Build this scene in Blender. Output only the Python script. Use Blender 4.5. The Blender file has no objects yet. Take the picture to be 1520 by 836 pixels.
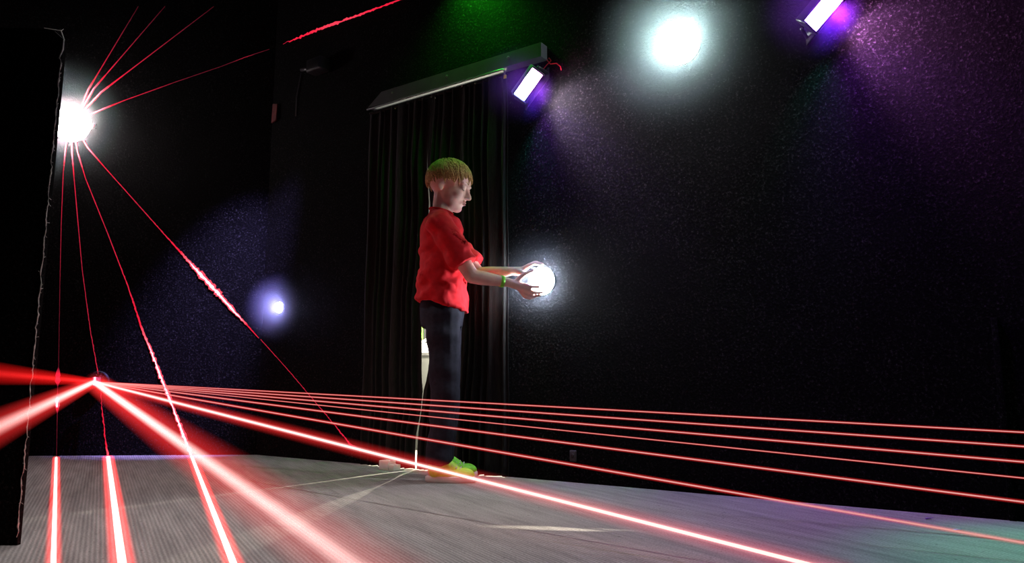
import bpy, bmesh, math, random
from mathutils import Vector, Matrix, noise

random.seed(7)
SC = bpy.context.scene
COL = SC.collection

# ------------------------------------------------------------------ camera, world, exposure
F_PX, PITCH, CAM_H = 1074.0, math.radians(8.05), 0.40
cam_data = bpy.data.cameras.new('camera')
cam_data.sensor_width = 36.0
cam_data.lens = 36.0 * F_PX / 1520.0
cam_data.clip_start = 0.02
cam = bpy.data.objects.new('camera', cam_data)
COL.objects.link(cam)
cam.location = (0, 0, CAM_H)
cam.rotation_euler = (math.pi / 2 + PITCH, 0, 0)
SC.camera = cam

world = bpy.data.worlds.new('world')
SC.world = world
world.use_nodes = True
world.node_tree.nodes['Background'].inputs[0].default_value = (0.3, 0.35, 0.5, 1)
world.node_tree.nodes['Background'].inputs[1].default_value = 0.0005

SC.view_settings.view_transform = 'Standard'
SC.view_settings.look = 'None'
SC.view_settings.exposure = 0.0
SC.view_settings.gamma = 1.0
SC.view_settings.use_curve_mapping = False

DOME_BRIGHT = 115.0

# ------------------------------------------------------------------ plan of the room (metres)
def ray(x, y):
    u, v = (x - 760) / F_PX, (418 - y) / F_PX
    return Vector((u, math.cos(PITCH) - v * math.sin(PITCH), math.sin(PITCH) + v * math.cos(PITCH)))
EYE = Vector((0, 0, CAM_H))
def on_floor(x, y, z=0.0):
    d = ray(x, y); return EYE + d * ((z - CAM_H) / d.z)
def on_plane(x, y, p, n):
    d = ray(x, y); return EYE + d * ((p - EYE).dot(n) / d.dot(n))
def on_depth(x, y, yy):
    d = ray(x, y); return EYE + d * (yy / d.y)

CORNER = Vector((-1.456, 4.214, 0))                 # where the back wall meets the long right wall
DR = Vector((0.82553, -0.56436, 0)).normalized()    # along the right wall
NR = Vector((-0.56436, -0.82553, 0)).normalized()   # right wall normal, into the room
DB = Vector((-0.9987, -0.0520, 0)).normalized()     # along the back wall
NB = Vector((0.0520, -0.9987, 0)).normalized()      # back wall normal, into the room
UP = Vector((0, 0, 1))
CEIL = 2.78

def WR(t, z, off=0.0): return CORNER + DR * t + UP * z + NR * off
def WB(s, z, off=0.0): return CORNER + DB * s + UP * z + NB * off
def right_px(x, y, off=0.0): return on_plane(x, y, CORNER + NR * off, NR)
def back_px(x, y, off=0.0): return on_plane(x, y, CORNER + NB * off, NB)
def t_of(p): return (p - CORNER).dot(DR)

# ------------------------------------------------------------------ materials
def new_mat(name):
    m = bpy.data.materials.new(name); m.use_nodes = True
    nt = m.node_tree
    for n in list(nt.nodes): nt.nodes.remove(n)
    out = nt.nodes.new('ShaderNodeOutputMaterial')
    return m, nt, out
def N(nt, kind, **kw):
    n = nt.nodes.new(kind)
    for k, v in kw.items():
        if k in n.inputs: n.inputs[k].default_value = v
        else: setattr(n, k, v)
    return n
def ramp(nt, stops):
    r = nt.nodes.new('ShaderNodeValToRGB')
    els = r.color_ramp.elements
    while len(els) < len(stops): els.new(0.5)
    for e, (p, c) in zip(els, stops):
        e.position = p; e.color = (c[0], c[1], c[2], 1)
    return r
def mapped_noise(nt, scale, detail=3, rough=0.55, stretch=(1, 1, 1)):
    tc = nt.nodes.new('ShaderNodeTexCoord')
    mp = nt.nodes.new('ShaderNodeMapping'); mp.inputs['Scale'].default_value = stretch
    nz = N(nt, 'ShaderNodeTexNoise', Scale=scale, Detail=detail, Roughness=rough)
    nt.links.new(tc.outputs['Object'], mp.inputs['Vector'])
    nt.links.new(mp.outputs['Vector'], nz.inputs['Vector'])
    return nz
def plain(name, color, rough=0.6, metal=0.0, var=0.25, scale=30, bump=0.0, spec=0.5, sheen=0.0, stretch=(1, 1, 1), sss=0.0):
    m, nt, out = new_mat(name)
    b = N(nt, 'ShaderNodeBsdfPrincipled', Roughness=rough, Metallic=metal)
    b.inputs['Specular IOR Level'].default_value = spec
    if sheen: b.inputs['Sheen Weight'].default_value = sheen
    if sss:
        b.inputs['Subsurface Weight'].default_value = sss
        b.inputs['Subsurface Radius'].default_value = (0.012, 0.004, 0.002)
    nz = mapped_noise(nt, scale, stretch=stretch)
    lo = [c * (1 - var) for c in color]; hi = [min(1, c * (1 + var)) for c in color]
    r = ramp(nt, [(0.3, lo), (0.7, hi)])
    nt.links.new(nz.outputs['Fac'], r.inputs['Fac'])
    nt.links.new(r.outputs['Color'], b.inputs['Base Color'])
    if bump:
        bp = N(nt, 'ShaderNodeBump', Strength=bump, Distance=0.004)
        nt.links.new(nz.outputs['Fac'], bp.inputs['Height'])
        nt.links.new(bp.outputs['Normal'], b.inputs['Normal'])
    nt.links.new(b.outputs['BSDF'], out.inputs['Surface'])
    return m
def glow(name, color, strength, sample=True):
    m, nt, out = new_mat(name)
    e = N(nt, 'ShaderNodeEmission', Strength=strength); e.inputs['Color'].default_value = (*color, 1)
    nt.links.new(e.outputs[0], out.inputs['Surface'])
    if not sample:
        try: m.cycles.emission_sampling = 'NONE'
        except Exception: pass
    return m
def glow_haze(name, color, strength):
    """emission inside a beam: light given off along the beam's own width"""
    m, nt, out = new_mat(name)
    e = N(nt, 'ShaderNodeEmission', Strength=strength); e.inputs['Color'].default_value = (*color, 1)
    nt.links.new(e.outputs[0], out.inputs['Volume'])
    return m

def beam_emission(name, R, color, strength, power):
    """beam light and floor spill painted as emission, strongest on its axis (the object's own Z axis) and fading to nothing at radius R"""
    m, nt, out = new_mat(name)
    tc = nt.nodes.new('ShaderNodeTexCoord')
    fl = nt.nodes.new('ShaderNodeVectorMath'); fl.operation = 'MULTIPLY'; fl.inputs[1].default_value = (1 / R, 1 / R, 0)
    ln = nt.nodes.new('ShaderNodeVectorMath'); ln.operation = 'LENGTH'
    nt.links.new(tc.outputs['Object'], fl.inputs[0]); nt.links.new(fl.outputs[0], ln.inputs[0])
    sb = N(nt, 'ShaderNodeMath', operation='SUBTRACT', use_clamp=True); sb.inputs[0].default_value = 1.0
    nt.links.new(ln.outputs['Value'], sb.inputs[1])
    pw = N(nt, 'ShaderNodeMath', operation='POWER'); pw.inputs[1].default_value = power
    nt.links.new(sb.outputs[0], pw.inputs[0])
    ml = N(nt, 'ShaderNodeMath', operation='MULTIPLY'); ml.inputs[1].default_value = strength
    nt.links.new(pw.outputs[0], ml.inputs[0])
    e = N(nt, 'ShaderNodeEmission'); e.inputs['Color'].default_value = (*color, 1)
    nt.links.new(ml.outputs[0], e.inputs['Strength']); nt.links.new(e.outputs[0], out.inputs['Volume'])
    return m
def heat_material():
    """laser light on a surface; how hot it is varies along the line"""
    m, nt, out = new_mat('laser_trace')
    at = nt.nodes.new('ShaderNodeAttribute'); at.attribute_name = 'laser_heat'
    r = ramp(nt, [(0.0, (0.006, 0.0003, 0.0008)), (0.25, (0.028, 0.0022, 0.005)), (0.5, (0.14, 0.004, 0.012)), (0.7, (0.26, 0.004, 0.014)), (1.0, (1.0, 0.32, 0.42))])
    nt.links.new(at.outputs['Fac'], r.inputs['Fac'])
    e = N(nt, 'ShaderNodeEmission', Strength=3.6)
    nt.links.new(r.outputs['Color'], e.inputs['Color']); nt.links.new(e.outputs[0], out.inputs['Surface'])
    m.cycles.emission_sampling = 'NONE'
    return m

def carpet_wall_material():
    m, nt, out = new_mat('black_wall_carpet')
    b = N(nt, 'ShaderNodeBsdfPrincipled', Roughness=0.9)
    b.inputs['Specular IOR Level'].default_value = 0.08
    tc = nt.nodes.new('ShaderNodeTexCoord')
    fine = N(nt, 'ShaderNodeTexNoise', Scale=110.0, Detail=4.0, Roughness=0.75)
    clump = N(nt, 'ShaderNodeTexNoise', Scale=9.0, Detail=3.0, Roughness=0.5)
    nt.links.new(tc.outputs['Object'], fine.inputs['Vector'])
    nt.links.new(tc.outputs['Object'], clump.inputs['Vector'])
    r = ramp(nt, [(0.44, (0.0005,) * 3), (0.54, (0.0024, 0.0023, 0.0024)), (0.63, (0.020, 0.0195, 0.020)), (0.76, (0.10, 0.097, 0.10))])
    nt.links.new(fine.outputs['Fac'], r.inputs['Fac'])
    cr = ramp(nt, [(0.3, (0.55,) * 3), (0.7, (1, 1, 1))])
    nt.links.new(clump.outputs['Fac'], cr.inputs['Fac'])
    mx = nt.nodes.new('ShaderNodeMix'); mx.data_type = 'RGBA'; mx.blend_type = 'MULTIPLY'
    mx.inputs['Factor'].default_value = 1.0
    nt.links.new(r.outputs['Color'], mx.inputs[6]); nt.links.new(cr.outputs['Color'], mx.inputs[7])
    nt.links.new(mx.outputs[2], b.inputs['Base Color'])
    bp = N(nt, 'ShaderNodeBump', Strength=0.7, Distance=0.006)
    nt.links.new(fine.outputs['Fac'], bp.inputs['Height'])
    nt.links.new(bp.outputs['Normal'], b.inputs['Normal'])
    nt.links.new(b.outputs['BSDF'], out.inputs['Surface'])
    return m

def ribbed_floor_material():
    m, nt, out = new_mat('grey_ribbed_floor_carpet')
    b = N(nt, 'ShaderNodeBsdfPrincipled', Roughness=0.95)
    b.inputs['Specular IOR Level'].default_value = 0.05
    tc = nt.nodes.new('ShaderNodeTexCoord')
    # ribs run towards a point 29 degrees left of straight ahead
    a = math.radians(-29.4)
    across = (math.cos(a), -math.sin(a), 0)
    wob = N(nt, 'ShaderNodeTexNoise', Scale=2.2, Detail=2.0)
    nt.links.new(tc.outputs['Object'], wob.inputs['Vector'])
    dot = nt.nodes.new('ShaderNodeVectorMath'); dot.operation = 'DOT_PRODUCT'
    dot.inputs[1].default_value = across
    nt.links.new(tc.outputs['Object'], dot.inputs[0])
    wm = N(nt, 'ShaderNodeMath', operation='MULTIPLY'); wm.inputs[1].default_value = 0.005
    nt.links.new(wob.outputs['Fac'], wm.inputs[0])
    ad = N(nt, 'ShaderNodeMath', operation='ADD')
    nt.links.new(dot.outputs['Value'], ad.inputs[0]); nt.links.new(wm.outputs[0], ad.inputs[1])
    ml = N(nt, 'ShaderNodeMath', operation='MULTIPLY'); ml.inputs[1].default_value = 2 * math.pi / 0.0108
    nt.links.new(ad.outputs[0], ml.inputs[0])
    sn = N(nt, 'ShaderNodeMath', operation='SINE'); nt.links.new(ml.outputs[0], sn.inputs[0])
    rr = ramp(nt, [(0.0, (0.275, 0.262, 0.258)), (1.0, (0.39, 0.372, 0.365))])
    mr = N(nt, 'ShaderNodeMapRange'); mr.inputs['From Min'].default_value = -1; mr.inputs['From Max'].default_value = 1
    nt.links.new(sn.outputs[0], mr.inputs['Value']); nt.links.new(mr.outputs[0], rr.inputs['Fac'])
    # worn and dirty patches, dragged along the ribs, and small dark specks
    mp = nt.nodes.new('ShaderNodeMapping'); mp.vector_type = 'TEXTURE'
    mp.inputs['Rotation'].default_value = (0, 0, math.radians(29.4)); mp.inputs['Scale'].default_value = (0.12, 1.4, 1)
    nt.links.new(tc.outputs['Object'], mp.inputs['Vector'])
    dirt = N(nt, 'ShaderNodeTexNoise', Scale=3.2, Detail=6.0, Roughness=0.7)
    nt.links.new(mp.outputs['Vector'], dirt.inputs['Vector'])
    dr = ramp(nt, [(0.34, (0.62, 0.61, 0.60)), (0.62, (1.05, 1.03, 1.0))])
    nt.links.new(dirt.outputs['Fac'], dr.inputs['Fac'])
    m1 = nt.nodes.new('ShaderNodeMix'); m1.data_type = 'RGBA'; m1.blend_type = 'MULTIPLY'; m1.inputs['Factor'].default_value = 0.8
    nt.links.new(rr.outputs['Color'], m1.inputs[6]); nt.links.new(dr.outputs['Color'], m1.inputs[7])
    vo = N(nt, 'ShaderNodeTexVoronoi', Scale=22.0); nt.links.new(tc.outputs['Object'], vo.inputs['Vector'])
    vr = ramp(nt, [(0.04, (0.25,) * 3), (0.09, (1, 1, 1))]); nt.links.new(vo.outputs['Distance'], vr.inputs['Fac'])
    m2 = nt.nodes.new('ShaderNodeMix'); m2.data_type = 'RGBA'; m2.blend_type = 'MULTIPLY'; m2.inputs['Factor'].default_value = 0.8
    nt.links.new(m1.outputs[2], m2.inputs[6]); nt.links.new(vr.outputs['Color'], m2.inputs[7])
    grain = N(nt, 'ShaderNodeTexNoise', Scale=190.0, Detail=3.0, Roughness=0.7); nt.links.new(tc.outputs['Object'], grain.inputs['Vector'])
    gr = ramp(nt, [(0.3, (0.6,) * 3), (0.7, (1.2,) * 3)]); nt.links.new(grain.outputs['Fac'], gr.inputs['Fac'])
    m3 = nt.nodes.new('ShaderNodeMix'); m3.data_type = 'RGBA'; m3.blend_type = 'MULTIPLY'; m3.inputs['Factor'].default_value = 0.9
    nt.links.new(m2.outputs[2], m3.inputs[6]); nt.links.new(gr.outputs['Color'], m3.inputs[7])
    nt.links.new(m3.outputs[2], b.inputs['Base Color'])
    bp = N(nt, 'ShaderNodeBump', Strength=0.3, Distance=0.002)
    nt.links.new(mr.outputs[0], bp.inputs['Height']); nt.links.new(bp.outputs['Normal'], b.inputs['Normal'])
    nt.links.new(b.outputs['BSDF'], out.inputs['Surface'])
    return m

M = {}
M['wall'] = carpet_wall_material()
M['floor'] = ribbed_floor_material()
M['ceiling'] = plain('matt_black_ceiling', (0.004, 0.004, 0.004), 0.9, var=0.5, scale=20, spec=0.1)
M['curtain'] = plain('black_curtain_cloth', (0.012, 0.0128, 0.0125), 0.75, var=0.45, scale=160, bump=0.2, spec=0.12, sheen=0.03, stretch=(1, 1, 0.2))
M['board'] = plain('slate_painted_board', (0.045, 0.05, 0.055), 0.55, var=0.2, scale=12, spec=0.4)
M['rail'] = plain('grey_metal_rail', (0.18, 0.18, 0.18), 0.35, metal=0.8, var=0.15, scale=20)
M['black'] = plain('black_plastic', (0.008, 0.008, 0.009), 0.5, var=0.2, scale=40)
M['housing'] = plain('black_metal_housing', (0.02, 0.02, 0.022), 0.4, metal=0.6, var=0.2, scale=40)
M['chrome'] = plain('bright_metal', (0.75, 0.72, 0.62), 0.25, metal=1.0, var=0.1, scale=40)
M['yellow'] = plain('yellow_sticker', (0.75, 0.62, 0.05), 0.6, var=0.1, scale=80)
M['fray'] = plain('frayed_white_fibre', (0.62, 0.60, 0.56), 0.9, var=0.3, scale=200)
M['white'] = plain('white_paint', (0.75, 0.76, 0.72), 0.5, var=0.06, scale=30)
M['red_cable'] = plain('red_cable', (0.6, 0.02, 0.03), 0.5, var=0.15, scale=60)
M['grey_wall'] = plain('grey_plaster', (0.035, 0.035, 0.035), 0.85, var=0.25, scale=25)
M['skin'] = plain('fair_skin', (0.78, 0.49, 0.41), 0.5, var=0.06, scale=40, spec=0.35, sss=0.15)
M['lip'] = plain('lips', (0.48, 0.17, 0.15), 0.45, var=0.08, scale=60)
M['lash'] = plain('lashes', (0.10, 0.06, 0.035), 0.8, var=0.1, scale=60)
M['hair'] = plain('sandy_blond_hair', (0.42, 0.25, 0.09), 0.6, var=0.55, scale=70, bump=0.5, spec=0.3, stretch=(1, 4, 4))
M['shirt'] = plain('red_tshirt_cotton', (0.62, 0.012, 0.02), 0.85, var=0.12, scale=40, bump=0.1, spec=0.15, sheen=0.05)
M['trousers'] = plain('navy_black_trousers', (0.018, 0.018, 0.028), 0.85, var=0.25, scale=60, bump=0.1, spec=0.15)
M['neon'] = plain('neon_green_fabric', (0.22, 0.75, 0.04), 0.6, var=0.1, scale=60)
M['neon_yellow'] = plain('neon_yellow_green', (0.45, 0.85, 0.06), 0.6, var=0.1, scale=60)
M['core_hot'] = glow('laser_core_white_hot', (1.0, 0.36, 0.34), 2.6)
M['core_thin'] = glow('laser_core_thin', (1.0, 0.52, 0.48), 0.66)
M['floor_trace'] = glow('laser_trace_on_floor', (1.0, 0.13, 0.12), 11.0)
M['trace'] = heat_material()
RED, PINK = (1.0, 0.03, 0.03), (1.0, 0.60, 0.56)

def glare_scatter(name, radius, density, color):
    """added scatter volume imitating lens glare round a lamp, thinning outwards (object coordinates centred on the lamp)"""
    m, nt, out = new_mat(name)
    sc = N(nt, 'ShaderNodeVolumeScatter'); sc.inputs['Color'].default_value = (*color, 1)
    tc = nt.nodes.new('ShaderNodeTexCoord')
    ln = nt.nodes.new('ShaderNodeVectorMath'); ln.operation = 'LENGTH'
    nt.links.new(tc.outputs['Object'], ln.inputs[0])
    mr = N(nt, 'ShaderNodeMapRange'); mr.inputs['From Min'].default_value = 0.0; mr.inputs['From Max'].default_value = radius
    mr.inputs['To Min'].default_value = 1.0; mr.inputs['To Max'].default_value = 0.0
    nt.links.new(ln.outputs['Value'], mr.inputs['Value'])
    pw = N(nt, 'ShaderNodeMath', operation='POWER'); pw.inputs[1].default_value = 2.0
    nt.links.new(mr.outputs[0], pw.inputs[0])
    ml = N(nt, 'ShaderNodeMath', operation='MULTIPLY'); ml.inputs[1].default_value = density
    nt.links.new(pw.outputs[0], ml.inputs[0]); nt.links.new(ml.outputs[0], sc.inputs['Density'])
    nt.links.new(sc.outputs[0], out.inputs['Volume'])
    return m

# ------------------------------------------------------------------ object helpers
def link(name, me, mat=None, parent=None):
    o = bpy.data.objects.new(name, me); COL.objects.link(o)
    if mat and me is not None: me.materials.append(mat)
    if parent: o.parent = parent
    return o
def tag(o, label, cat, group=None, kind=None):
    if label: o['label'] = label
    if cat: o['category'] = cat
    if group: o['group'] = group
    if kind: o['kind'] = kind
    return o
def thing(name, label, cat, loc=(0, 0, 0), group=None):
    o = bpy.data.objects.new(name, None); COL.objects.link(o)
    o.location = loc; o.empty_display_size = 0.05
    return tag(o, label, cat, group)
class MB:
    """collects shapes (world or parent coordinates) into one mesh"""
    def __init__(s): s.bm = bmesh.new()
    def box(s, c, size, axes=(Vector((1, 0, 0)), Vector((0, 1, 0)), Vector((0, 0, 1))), bevel=0.0):
        c = Vector(c); hx, hy, hz = [k / 2 for k in size]
        vs = []
        for x in (-1, 1):
            for y in (-1, 1):
                for z in (-1, 1):
                    vs.append(s.bm.verts.new(c + axes[0] * hx * x + axes[1] * hy * y + axes[2] * hz * z))
        fs = [s.bm.faces.new([vs[i] for i in f]) for f in ((0, 1, 3, 2), (4, 6, 7, 5), (0, 4, 5, 1), (2, 3, 7, 6), (0, 2, 6, 4), (1, 5, 7, 3))]
        bmesh.ops.recalc_face_normals(s.bm, faces=fs)
        if bevel:
            ed = list({e for f in fs for e in f.edges})
            bmesh.ops.bevel(s.bm, geom=ed, offset=bevel, segments=2, profile=0.6, affect='EDGES')
        return s
    def tube(s, pts, rad, seg=8, flat=None, ref=None):
        pts = [Vector(p) for p in pts]
        if not hasattr(rad, '__len__'): rad = [rad] * len(pts)
        rings = []
        ref = Vector(ref) if ref is not None else None
        for i, p in enumerate(pts):
            d = (pts[min(i + 1, len(pts) - 1)] - pts[max(i - 1, 0)]).normalized()
            if ref is None:
                ref = Vector((0, 0, 1)) if abs(d.z) < 0.9 else Vector((1, 0, 0))
            a = (ref - d * ref.dot(d)).normalized(); b = d.cross(a); ref = a
            rings.append([s.bm.verts.new(p + (a * math.cos(k * 2 * math.pi / seg) * (flat or 1) + b * math.sin(k * 2 * math.pi / seg)) * rad[i]) for k in range(seg)])
        for r0, r1 in zip(rings, rings[1:]):
            for k in range(seg):
                s.bm.faces.new((r0[k], r0[(k + 1) % seg], r1[(k + 1) % seg], r1[k]))
        s.bm.faces.new(rings[0][::-1]); s.bm.faces.new(rings[-1])
        return s
    def capsule(s, p0, p1, r0, r1, seg=12, rings=4):
        p0, p1 = Vector(p0), Vector(p1); d = (p1 - p0).normalized()
        pts, rad = [], []
        for k in range(rings, -1, -1):
            a = k / rings * math.pi / 2 * 0.97; pts.append(p0 - d * r0 * math.sin(a)); rad.append(r0 * math.cos(a))
        for k in range(rings + 1):
            a = k / rings * math.pi / 2 * 0.97; pts.append(p1 + d * r1 * math.sin(a)); rad.append(r1 * math.cos(a))
        return s.tube(pts, rad, seg)
    def chain(s, pts, rads, seg=12):
        for i in range(len(pts) - 1): s.capsule(pts[i], pts[i + 1], rads[i], rads[i + 1], seg)
        return s
    def ellipsoid(s, c, r, rot=None, u=20, v=14):
        geo = bmesh.ops.create_uvsphere(s.bm, u_segments=u, v_segments=v, radius=1.0)
        mt = Matrix.Translation(Vector(c)) @ (rot.to_4x4() if rot else Matrix.Identity(4)) @ Matrix.Diagonal((*r, 1))
        bmesh.ops.transform(s.bm, matrix=mt, verts=geo['verts']); return s
    def loft(s, rings):
        """rings of equal point count, closed at both ends"""
        rv = [[s.bm.verts.new(Vector(p)) for p in r] for r in rings]
        n = len(rv[0])
        for a, b in zip(rv, rv[1:]):
            for k in range(n): s.bm.faces.new((a[k], a[(k + 1) % n], b[(k + 1) % n], b[k]))
        s.bm.faces.new(rv[0][::-1]); s.bm.faces.new(rv[-1]); return s
    def lathe(s, prof, c, axis, seg=32, close=True):
        """profile of (radius, height along axis)"""
        axis = Vector(axis).normalized(); c = Vector(c)
        a = axis.orthogonal().normalized(); b = axis.cross(a)
        rv = [[s.bm.verts.new(c + axis * h + (a * math.cos(2 * math.pi * k / seg) + b * math.sin(2 * math.pi * k / seg)) * r) for k in range(seg)] for r, h in prof]
        for p, q in zip(rv, rv[1:]):
            for k in range(seg): s.bm.faces.new((p[k], p[(k + 1) % seg], q[(k + 1) % seg], q[k]))
        if close: s.bm.faces.new(rv[0][::-1]); s.bm.faces.new(rv[-1])
        return s
    def quad(s, a, b, c, d):
        s.bm.faces.new([s.bm.verts.new(Vector(p)) for p in (a, b, c, d)]); return s
    def build(s, name, mat=None, parent=None, smooth=True, recalc=True):
        if recalc: bmesh.ops.recalc_face_normals(s.bm, faces=s.bm.faces)
        me = bpy.data.meshes.new(name); s.bm.to_mesh(me); s.bm.free()
        if smooth:
            for p in me.polygons: p.use_smooth = True
        o = link(name, me, mat, parent)
        return o
def origin(o, p):
    """move a mesh object's origin to p without moving the mesh"""
    o.data.transform(Matrix.Translation(-Vector(p))); o.location = p; return o
def edge_split(o, ang=35):
    md = o.modifiers.new('edges', 'EDGE_SPLIT'); md.split_angle = math.radians(ang); return o
def bake(o, mods):
    """apply a stack of modifiers to the object's mesh"""
    for fn in mods: fn(o)
    dg = bpy.context.evaluated_depsgraph_get()
    me = bpy.data.meshes.new_from_object(o.evaluated_get(dg))
    old = o.data; o.modifiers.clear(); o.data = me
    bpy.data.meshes.remove(old)
    for p in me.polygons: p.use_smooth = True
    return o
def remesh(vox):
    def f(o):
        m = o.modifiers.new('r', 'REMESH'); m.mode = 'VOXEL'; m.voxel_size = vox; m.use_smooth_shade = True
    return f
def smooth(it, fac=0.5):
    def f(o):
        m = o.modifiers.new('s', 'SMOOTH'); m.iterations = it; m.factor = fac
    return f

# ------------------------------------------------------------------ the room
T_L, T_R, Z_TOP = 0.868, 1.757, 1.865           # curtained doorway along the right wall
OP_L, OP_R, OP_Z = T_L + 0.035, T_R - 0.035, Z_TOP - 0.03
WALL_END = 5.6
def slab(name, pts, z0, z1, mat):
    """upright prism over a plan outline"""
    mb = MB(); mb.loft([[Vector((p.x, p.y, z0)) for p in pts], [Vector((p.x, p.y, z1)) for p in pts]])
    return mb.build(name, mat, smooth=False)
def struct(o): o['kind'] = 'structure'; return o

mb = MB(); mb.box((0.2, 1.9, -0.03), (9.0, 9.0, 0.06))
struct(mb.build('floor', M['floor'], smooth=False))
mb = MB(); mb.box((0.2, 1.9, CEIL + 0.03), (9.0, 9.0, 0.06))
struct(mb.build('ceiling', M['ceiling'], smooth=False))

TH = 0.10
mb = MB()
def wall_piece(t0, t1, z0, z1):
    a, b = WR(t0, 0), WR(t1, 0); c, d = WR(t1, 0, -TH), WR(t0, 0, -TH)
    mb.loft([[Vector((p.x, p.y, z0)) for p in (a, b, c, d)], [Vector((p.x, p.y, z1)) for p in (a, b, c, d)]])
wall_piece(0.0, OP_L, 0, CEIL); wall_piece(OP_R, WALL_END, 0, CEIL); wall_piece(OP_L, OP_R, OP_Z, CEIL)
struct(mb.build('wall_right', M['wall'], smooth=False))
struct(slab('wall_back', [WB(-0.05, 0), WB(3.2, 0), WB(3.2, 0, -TH), WB(-0.05, 0, -TH)], 0, CEIL, M['wall']))
lw = WB(3.2, 0)
struct(slab('wall_left', [lw, Vector((lw.x, -2.3, 0)), Vector((lw.x - TH, -2.3, 0)), lw + Vector((-TH, 0, 0))], 0, CEIL, M['wall']))
rw = WR(WALL_END, 0)
struct(slab('wall_front', [Vector((lw.x, -2.3, 0)), Vector((rw.x + 0.5, -2.3, 0)), Vector((rw.x + 0.5, -2.3 - TH, 0)), Vector((lw.x, -2.3 - TH, 0))], 0, CEIL, M['wall']))

# the passage behind the curtain
pa, pb = WR(0.35, 0, -1.25), WR(2.3, 0, -1.25)
struct(slab('wall_passage_far', [pa, pb, pb - NR * 0.06, pa - NR * 0.06], 0, 2.4, M['grey_wall']))
for nm, t in (('wall_passage_left', 0.35), ('wall_passage_right', 2.3)):
    a, b = WR(t, 0, -TH), WR(t, 0, -1.25)
    struct(slab(nm, [a, b, b + DR * 0.05, a + DR * 0.05], 0, 2.4, M['grey_wall']))
a, b, c, d = WR(0.35, 0, -TH), WR(2.35, 0, -TH), WR(2.35, 0, -1.3), WR(0.35, 0, -1.3)
struct(slab('ceiling_passage', [a, b, c, d], 2.4, 2.45, M['grey_wall']))

# upright batten near the right edge of the view
tb = t_of(right_px(1484, 560))
mb = MB(); mb.box(WR(tb, 0.30, 0.004), (0.018, 0.008, 0.60), (DR, NR, UP), 0.002)
struct(mb.build('trim_1', M['wall']))

# ------------------------------------------------------------------ curtain: two pleated panels on a rail
def interp(tab, v):
    for (a, fa), (b, fb) in zip(tab, tab[1:]):
        if v <= b: return fa + (fb - fa) * max(0.0, (v - a) / (b - a))
    return tab[-1][1]
slit_px = [(105, 641.2, 641.6), (165, 640.0, 640.8), (240, 634.0, 634.8), (300, 636, 638.0), (345, 634, 639.5), (400, 631, 640), (440, 626, 640.5), (520, 625, 638.5),
           (560, 624.5, 634), (580, 626.5, 629), (615, 623.5, 625.5), (645, 617, 621.5), (690, 615.5, 619), (697, 615.5, 619)]
eL, eR = [], []
for y, xa, xb in slit_px:
    p, q = right_px(xa, y, 0.03), right_px(xb, y, 0.03)
    eL.append((p.z, t_of(p))); eR.append((q.z, t_of(q)))
eL.sort(); eR.sort()
def curtain_panel(name, left, right, folds, seed, label):
    nu, nz = folds * 14, 40
    rng = random.Random(seed)
    ph = [rng.uniform(-0.7, 0.7) for _ in range(folds + 2)]; am = [rng.uniform(0.6, 1.25) for _ in range(folds + 2)]
    bm = bmesh.new(); grid = []
    for j in range(nz + 1):
        z = 0.004 + (Z_TOP - 0.035 - 0.004) * j / nz
        k = j / nz
        row = []
        a, b = left(z), right(z)
        for i in range(nu + 1):
            u = i / nu
            fi = min(folds, max(0.0, (u + 0.030 * math.sin(u * 13 + seed) + 0.018 * math.sin(u * 29 + 2 * seed)) * folds)); i0 = int(fi); w = fi - i0
            p = ph[i0] * (1 - w) + ph[i0 + 1] * w; A = am[i0] * (1 - w) + am[i0 + 1] * w
            edge = min(1.0, min(u, 1 - u) * folds * 1.5)
            amp = (0.016 - 0.007 * k) * A * (0.25 + 0.75 * edge)
            off = 0.030 + amp * math.sin(2 * math.pi * fi + p * (1.0 - k)) + 0.003 * math.sin(9 * z + i0)
            row.append(bm.verts.new(WR(a + (b - a) * u, z, off)))
        grid.append(row)
    for r0, r1 in zip(grid, grid[1:]):
        for i in range(nu): bm.faces.new((r0[i], r0[i + 1], r1[i + 1], r1[i]))
    root = thing(name, label, 'curtain', WR((left(1) + right(1)) / 2, 0, 0.03))
    me = bpy.data.meshes.new('drape'); bm.to_mesh(me); bm.free()
    for p in me.polygons: p.use_smooth = True
    o = link('drape', me, M['curtain'], root); o.matrix_parent_inverse = Matrix.Translation(-root.location)
    sd = o.modifiers.new('thick', 'SOLIDIFY'); sd.thickness = 0.002; sd.offset = 0
    # gathered heading band and eyelets
    hb = MB(); pts = []
    zt = Z_TOP - 0.038
    for i in range(41):
        u = i / 40; t = left(zt) + (right(zt) - left(zt)) * u
        pts.append(WR(t, zt, 0.030 + 0.004 * math.sin(u * folds * 2 * math.pi)))
    hb.tube(pts, 0.007, 6)
    h = hb.build('heading_band', M['curtain'], root); h.matrix_parent_inverse = Matrix.Translation(-root.location)
    return root
cl = curtain_panel('curtain', lambda z: T_L, lambda z: interp(eL, z), 8, 3, 'black pleated curtain panel behind the boy\'s back, left of the bright slit')
cr = curtain_panel('curtain', lambda z: interp(eR, z), lambda z: T_R + 0.012 - 0.012 * z / 1.8, 10, 5, 'black pleated curtain panel right of the slit, reaching under the purple floodlight')
def child(o, root):
    o.parent = root; o.matrix_parent_inverse = Matrix.Translation(-Vector(root.location)); return o
for px, py, root in ((587, 161, cl), (686, 128, cr), (706, 124, cr), (646, 146, cr)):
    p = right_px(px, py, 0.048)
    e = MB(); e.lathe([(0.0022, 0), (0.0042, 0.001), (0.0042, 0.003), (0.002, 0.004)], p, NR, 12)
    child(e.build('eyelet', M['chrome']), root)

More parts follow.
